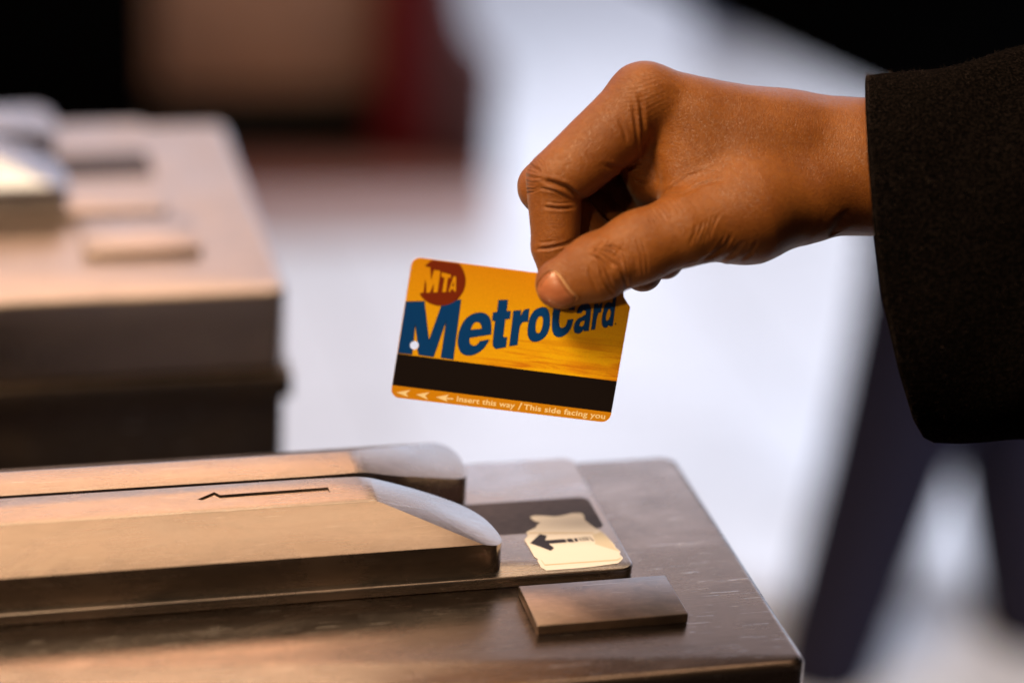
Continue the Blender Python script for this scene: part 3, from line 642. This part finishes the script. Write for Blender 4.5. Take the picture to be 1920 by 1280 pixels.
# folds at the base of the index finger and in the web
crease([(1196, 165), (1203, 200), (1206, 240), (1208, 275), (1210, 300)], .9, .45)
crease([(1186, 190), (1192, 225), (1196, 260), (1196, 290)], .8, .35)
crease([(1158, 220), (1170, 245), (1176, 270)], .7, .3)
crease([(1132, 310), (1170, 318), (1205, 306)], .9, .5)
crease([(1212, 240), (1220, 290), (1228, 330), (1234, 360)], 1.9, .6, lip=0)
crease([(1140, 330), (1180, 340), (1215, 345)], .7, .35)
curve_fan([[(1236, 366), (1290, 330), (1350, 310)], [(1262, 372), (1320, 345), (1370, 335)]], .6, .28, 5)
# cross-hatching over the big knuckle
curve_fan([[(1165, 135), (1200, 165), (1250, 215)], [(1215, 125), (1260, 150), (1300, 190)]], .30, .075, 12)
curve_fan([[(1150, 150), (1190, 150), (1240, 135)], [(1165, 230), (1215, 225), (1270, 195)]], .30, .06, 10)
# wrinkles over the thumb joint
crease([(1108, 462), (1120, 472), (1138, 484), (1150, 502)], .5, .55)
crease([(1106, 478), (1122, 484), (1134, 497), (1140, 516), (1150, 540)], .55, .65)
crease([(1118, 466), (1142, 472), (1160, 484), (1168, 500)], .45, .45)
crease([(1128, 462), (1152, 462), (1174, 474)], .4, .35)
crease([(1140, 485), (1160, 500), (1172, 522), (1176, 545)], .6, .5)
crease([(1124, 500), (1130, 520), (1142, 542), (1152, 552)], .55, .45)
crease([(1102, 500), (1108, 520), (1120, 545)], .6, .35)
curve_fan([[(1098, 470), (1108, 458), (1122, 446)], [(1150, 486), (1166, 468), (1178, 452)]], .32, .22, 8)
curve_fan([[(1150, 456), (1164, 490), (1170, 530)], [(1200, 440), (1212, 480), (1216, 525)]], .4, .16, 7)
curve_fan([[(1205, 395), (1215, 408), (1226, 424)], [(1262, 368), (1276, 386), (1290, 404)]], .38, .14, 9)
# ball of the thumb
crease([(1312, 491), (1338, 478), (1360, 460), (1372, 440)], .7, .32, lip=.5)
crease([(1345, 494), (1372, 478), (1392, 456)], .8, .26, lip=.5)
crease([(1386, 492), (1408, 474), (1420, 452)], .7, .18, lip=.5)
crease([(1330, 480), (1352, 456), (1362, 438)], .5, .14, lip=.5)
curve_fan([[(1290, 462), (1300, 440), (1306, 420)], [(1330, 450), (1340, 425), (1350, 400)]], .6, .2, 5)
crease([(1556, 449), (1570, 425), (1590, 400)], 1.6, .5)
# nail bed: groove round the nail
NAIL = np.array([(1039, 509), (1048, 517), (1057, 530), (1067, 544), (1080, 556), (1074, 566), (1062, 573), (1047, 577), (1030, 574), (1017, 566), (1009, 554), (1007, 542), (1012, 529), (1020, 518), (1030, 511)], float)
crease(list(map(tuple, NAIL[:6])), .42, .38, lip=1.0, zmin=8)
crease([(1039, 509), (1030, 511), (1020, 518), (1012, 529), (1008, 542)], .4, .3, lip=.7, zmin=6)
# small soft unevenness of the flesh
def vnoise(p, s, seed):
    r = np.random.default_rng(seed); o = np.zeros(len(p))
    for i in range(6):
        kx = r.normal(size=3)/s; o += np.sin(p@kx+r.uniform(0, 6.28))
    return o/6
disp += .35*vnoise(V, 6, 1)*np.clip((V[:, 0]-45)/20, 0, 1) + .10*vnoise(V, 2.2, 2)
# long soft tendon lines on the back of the hand
disp += .35*np.exp(-((UV[:, 1]-(150+(UV[:, 0]-1200)*.16))/14)**2)*np.clip((UV[:, 0]-1220)/60, 0, 1)*(V[:, 2] > -30)
V2 = V + NRM*disp[:, None]
me = bpy.data.meshes.new('person'); me.vertices.add(len(V2)); me.vertices.foreach_set('co', (V2*MM).astype(np.float32).ravel())
me.loops.add(Q.size); me.polygons.add(len(Q)); me.loops.foreach_set('vertex_index', Q.astype(np.int32).ravel())
me.polygons.foreach_set('loop_start', np.arange(0, Q.size, 4, dtype=np.int32)); me.polygons.foreach_set('loop_total', np.full(len(Q), 4, np.int32))
me.update(calc_edges=True); me.validate()
M_SKIN = mat('brown_skin', (.30, .115, .04), .45, 0, .4); k = NT(M_SKIN)
m_ = k.b.inputs
m_['Sheen Weight'].default_value = .12; m_['Sheen Roughness'].default_value = .35; m_['Subsurface Weight'].default_value = .05; m_['Subsurface Radius'].default_value = (1.0, .35, .15); m_['Subsurface Scale'].default_value = .003
fine = k.n('ShaderNodeTexVoronoi'); fine.inputs['Scale'].default_value = 1700; k.l(k.map(), fine.inputs['Vector'])
ed = k.n('ShaderNodeTexVoronoi'); ed.feature = 'DISTANCE_TO_EDGE'; ed.inputs['Scale'].default_value = 1250
wob = k.n('ShaderNodeVectorMath'); wob.operation = 'ADD'
nzc = k.n('ShaderNodeTexNoise'); nzc.inputs['Scale'].default_value = 500; k.l(k.tc.outputs['Object'], nzc.inputs['Vector'])
vs = k.n('ShaderNodeVectorMath'); vs.operation = 'SCALE'; vs.inputs['Scale'].default_value = .0006; k.l(nzc.outputs['Color'], vs.inputs[0])
k.l(k.map(), wob.inputs[0]); k.l(vs.outputs[0], wob.inputs[1]); k.l(wob.outputs[0], ed.inputs['Vector'])
edg = k.ramp(ed.outputs['Distance'], [(.0, 0.0), (.22, 1.0)])
mid_ = k.noise(k.map((1, 1, 1)), 330, 4, .6); big = k.noise(k.map((1, 1, 1)), 42, 4, .55)
col = k.mix(k.ramp(big, [(.35, 0.0), (.7, .65)]), (.265, .084, .009), (.155, .041, .005))
col = k.mix(k.ramp(mid_, [(.35, .35), (.62, 0.0)]), col, (.145, .038, .008))
col = k.mix(k.math('MULTIPLY', k.math('SUBTRACT', 1.0, edg), .42), col, (.085, .022, .006))
k.l(col, m_['Base Color'])
k.l(k.math('ADD', k.math('MULTIPLY', mid_, .2), .365), m_['Roughness'])
b1 = k.bump(edg, .7, .00013); b2 = k.bump(fine.outputs['Distance'], .25, .00012, b1); b3 = k.bump(mid_, .25, .00025, b2); k.l(b3, m_['Normal'])
person = link('person', me, M_SKIN)
HM = Matrix(((CR.x, CU.x, -CF.x, 0), (CR.y, CU.y, -CF.y, 0), (CR.z, CU.z, -CF.z, 0), (0, 0, 0, 1)))
person.matrix_world = Matrix.Translation(cam_to_world(0, 0, 0)) @ HM
tag(person, 'brown hand reaching in from the right, pinching the fare card, dark wool coat sleeve', 'person')
# ---- thumbnail laid on the finger
def surf_z(x, y, z0=24.0, z1=4.0):
    lo_, hi_ = np.full(len(x), z1), np.full(len(x), z0)
    for _ in range(22):
        mm = (lo_+hi_)/2; s = hand_sdf(np.stack([x, y, mm], 1).astype(np.float32)); hi_ = np.where(s > 0, mm, hi_); lo_ = np.where(s > 0, lo_, mm)
    return (lo_+hi_)/2
sm_n = np.array(round_pts([tuple(q) for q in NAIL], 3.0, 3)) if False else NAIL
def resample(poly, n):
    d = np.r_[0, np.cumsum(np.linalg.norm(np.diff(np.vstack([poly, poly[:1]]), axis=0), axis=1))]; t = np.linspace(0, d[-1], n, endpoint=False)
    pp = np.vstack([poly, poly[:1]]); return np.stack([np.interp(t, d, pp[:, i]) for i in (0, 1)], 1)
rimp = resample(sm_n, 72); cen = rimp.mean(0); rings = 18; verts = []; 
for i in range(rings+1):
    f = i/rings; q = cen+(rimp-cen)*f if i else cen[None, :]
    x = (q[:, 0]-960)/4533*(911-14); y = (640-q[:, 1])/4533*(911-14); z = surf_z(x, y) + .34*(1-f**6) + .02
    verts.append(np.stack([x, y, z], 1))
bm = bmesh.new(); R0 = [[bm.verts.new(tuple(v*MM)) for v in r] for r in verts]
for i in range(1, rings+1):
    for j in range(72):
        a, b = R0[i][j], R0[i][(j+1) % 72]
        if i == 1: bm.faces.new((R0[0][0], a, b))
        else: bm.faces.new((R0[i-1][j], a, b, R0[i-1][(j+1) % 72]))
low = [bm.verts.new(tuple((v-np.array([0, 0, .5]))*MM)) for v in verts[-1]]
for j in range(72): bm.faces.new((R0[-1][j], low[j], low[(j+1) % 72], R0[-1][(j+1) % 72]))
M_NAIL = mat('nail', (.36, .12, .055), .38); k = NT(M_NAIL); k.b.inputs['Subsurface Weight'].default_value = .15; k.b.inputs['Subsurface Scale'].default_value = .002
k.l(k.ramp(k.noise(k.map((90, 300, 90), (0, 0, .5)), 1.5, 3), [(.3, (.29, .088, .038)), (.7, (.37, .13, .06))]), k.b.inputs['Base Color'])
link('thumbnail', bm_me(bm, 'nail'), M_NAIL, person)
# cuticle edge, a thin pale rim
cu_px = np.array([(1038, 507), (1049, 516.5), (1058.5, 530), (1068.5, 544), (1083, 557)], float)
t_ = np.linspace(0, 1, 40); seg = np.linspace(0, 1, 5); cx_ = np.interp(t_, seg, cu_px[:, 0]); cy_ = np.interp(t_, seg, cu_px[:, 1])
x = (cx_-960)/4533*(911-14); y = (640-cy_)/4533*(911-14); z = surf_z(x, y)+.12
bm = bmesh.new(); prev = None
for i in range(40):
    c = Vector((x[i], y[i], z[i])); j = min(i+1, 39); h_ = max(i-1, 0)
    tg = Vector((x[j]-x[h_], y[j]-y[h_], z[j]-z[h_])).normalized(); sd = tg.cross(Vector((0, 0, 1))).normalized(); up = sd.cross(tg)
    r = .30*(.35+math.sin(math.pi*(i+.5)/40))*(1+.25*math.sin(i*1.7)); ring = [bm.verts.new((c+sd*math.cos(a)*r+up*math.sin(a)*r*.6)*MM) for a in np.linspace(0, 2*math.pi, 8, endpoint=False)]
    if prev:
        for q in range(8): bm.faces.new((prev[q], prev[(q+1) % 8], ring[(q+1) % 8], ring[q]))
    else: bm.faces.new(ring)
    prev = ring
bm.faces.new(prev)
link('cuticle', bm_me(bm, 'cuticle'), mat('cuticle', (.50, .30, .15), .5), person)

# ------------------------------------------------------------------ coat sleeve
M_WOOL = mat('dark_wool', (.014, .010, .009), .95, 0, .0); k = NT(M_WOOL)
k.b.inputs['Sheen Weight'].default_value = .015; k.b.inputs['Sheen Roughness'].default_value = .5; k.b.inputs['Sheen Tint'].default_value = (.55, .42, .36, 1)
f1 = k.noise(k.map((1, 1, 1)), 900, 4, .7); f2_ = k.noise(k.map((.6, 1, 1)), 260, 4, .6, 1.0)
k.l(k.mix(k.ramp(f1, [(.45, 0.0), (.72, 1.0)]), (.0012, .001, .001), (.010, .0072, .0068)), k.b.inputs['Base Color'])
bb = k.bump(f1, .6, .0006); k.l(k.bump(f2_, .5, .0008, bb), k.b.inputs['Normal'])
hy = [142, 200, 300, 430, 560, 700, 790, 822, 830]; hx = [1628, 1629, 1634, 1645, 1661, 1692, 1718, 1736, 1752]
NS, NX = 160, 60
zc, zb = -30.0, 46.0
def sl(j, i, inner=0.0):
    th = 2*math.pi*j/NS; s = math.sin(th); c = math.cos(th)
    t = (i/NX)**1.8
    v = 486 - 344*math.copysign(abs(s)**.86, s)
    u = float(np.interp(v, hy, hx)) + t*2000
    dv = (v-486)/344
    # the sleeve widens slowly towards the elbow; soft folds
    v += t*(dv*88 - 92) - max(0, -dv)*34*min(t*7, 1)*.55
    z = zc + zb*math.copysign(abs(c)**.86, c)*(1+.1*t)
    fold = 2.2*math.sin(u*.011+th*3)*min(t*6, 1) + 1.4*math.sin(u*.021-th*5+1)*min(t*8, 1)
    n = Vector((0, s, c)); p = Vector(hp(u, v, z)) + n*(fold-inner)
    return p
bm = bmesh.new(); outer = [[bm.verts.new(sl(j, i)*MM) for j in range(NS)] for i in range(NX+1)]
for i in range(NX):
    for j in range(NS): bm.faces.new((outer[i][j], outer[i+1][j], outer[i+1][(j+1) % NS], outer[i][(j+1) % NS]))
hem = []
for kx, (dx, inn) in enumerate(((-.9, .5), (-1.2, 1.4), (-.9, 2.3), (0, 2.9))):
    hem.append([bm.verts.new((sl(j, 0, inn)+Vector((dx, 0, 0)))*MM) for j in range(NS)])
inner = [[bm.verts.new((sl(j, i, 3.0))*MM) for j in range(NS)] for i in range(1, 24)]
L_ = [outer[0]]+hem+inner
for a, b in zip(L_[:-1], L_[1:]):
    for j in range(NS): bm.faces.new((a[(j+1) % NS], b[(j+1) % NS], b[j], a[j]))
sleeve = link('coat_sleeve', bm_me(bm, 'sleeve'), M_WOOL, person)
# loose wool fibres standing off the cloth
bm = bmesh.new()
def fibre(p, d, n, L, wd):
    side = d.cross(n).normalized(); prev = None; cur = p.copy(); dd = d.copy()
    for s in range(5):
        ww = wd*(1-s/5.5); a = bm.verts.new((cur-side*ww)*MM); b = bm.verts.new((cur+side*ww)*MM)
        if prev: bm.faces.new((prev[0], prev[1], b, a))
        prev = (a, b); dd = (dd + Vector(rng.normal(0, .35, 3))).normalized(); cur = cur + dd*(L/4)
for _ in range(7000):
    th = rng.uniform(-.5, 3.3) if rng.random() < .75 else rng.uniform(0, 6.28); i = rng.uniform(0, 1)**1.2*24; j = th/(2*math.pi)*NS
    if rng.random() < .25: i = rng.uniform(0, .6)
    p = sl(j, i); n = Vector((0, math.sin(th), math.cos(th)))
    d = (Vector(rng.normal(0, .8, 3)) + n*.65).normalized()
    if i < .6: d = (d+Vector((-.5, 0, 0))).normalized()
    fibre(p-n*.1, d, Vector(rng.normal(0, 1, 3)).normalized(), rng.uniform(.7, 2.4), rng.uniform(.018, .04))
M_FUZZ = mat('wool_fibre', (.05, .037, .035), .9, 0, .1)
tag(link('wool_fuzz', bm_me(bm, 'fuzz'), M_FUZZ, sleeve), kind='stuff')
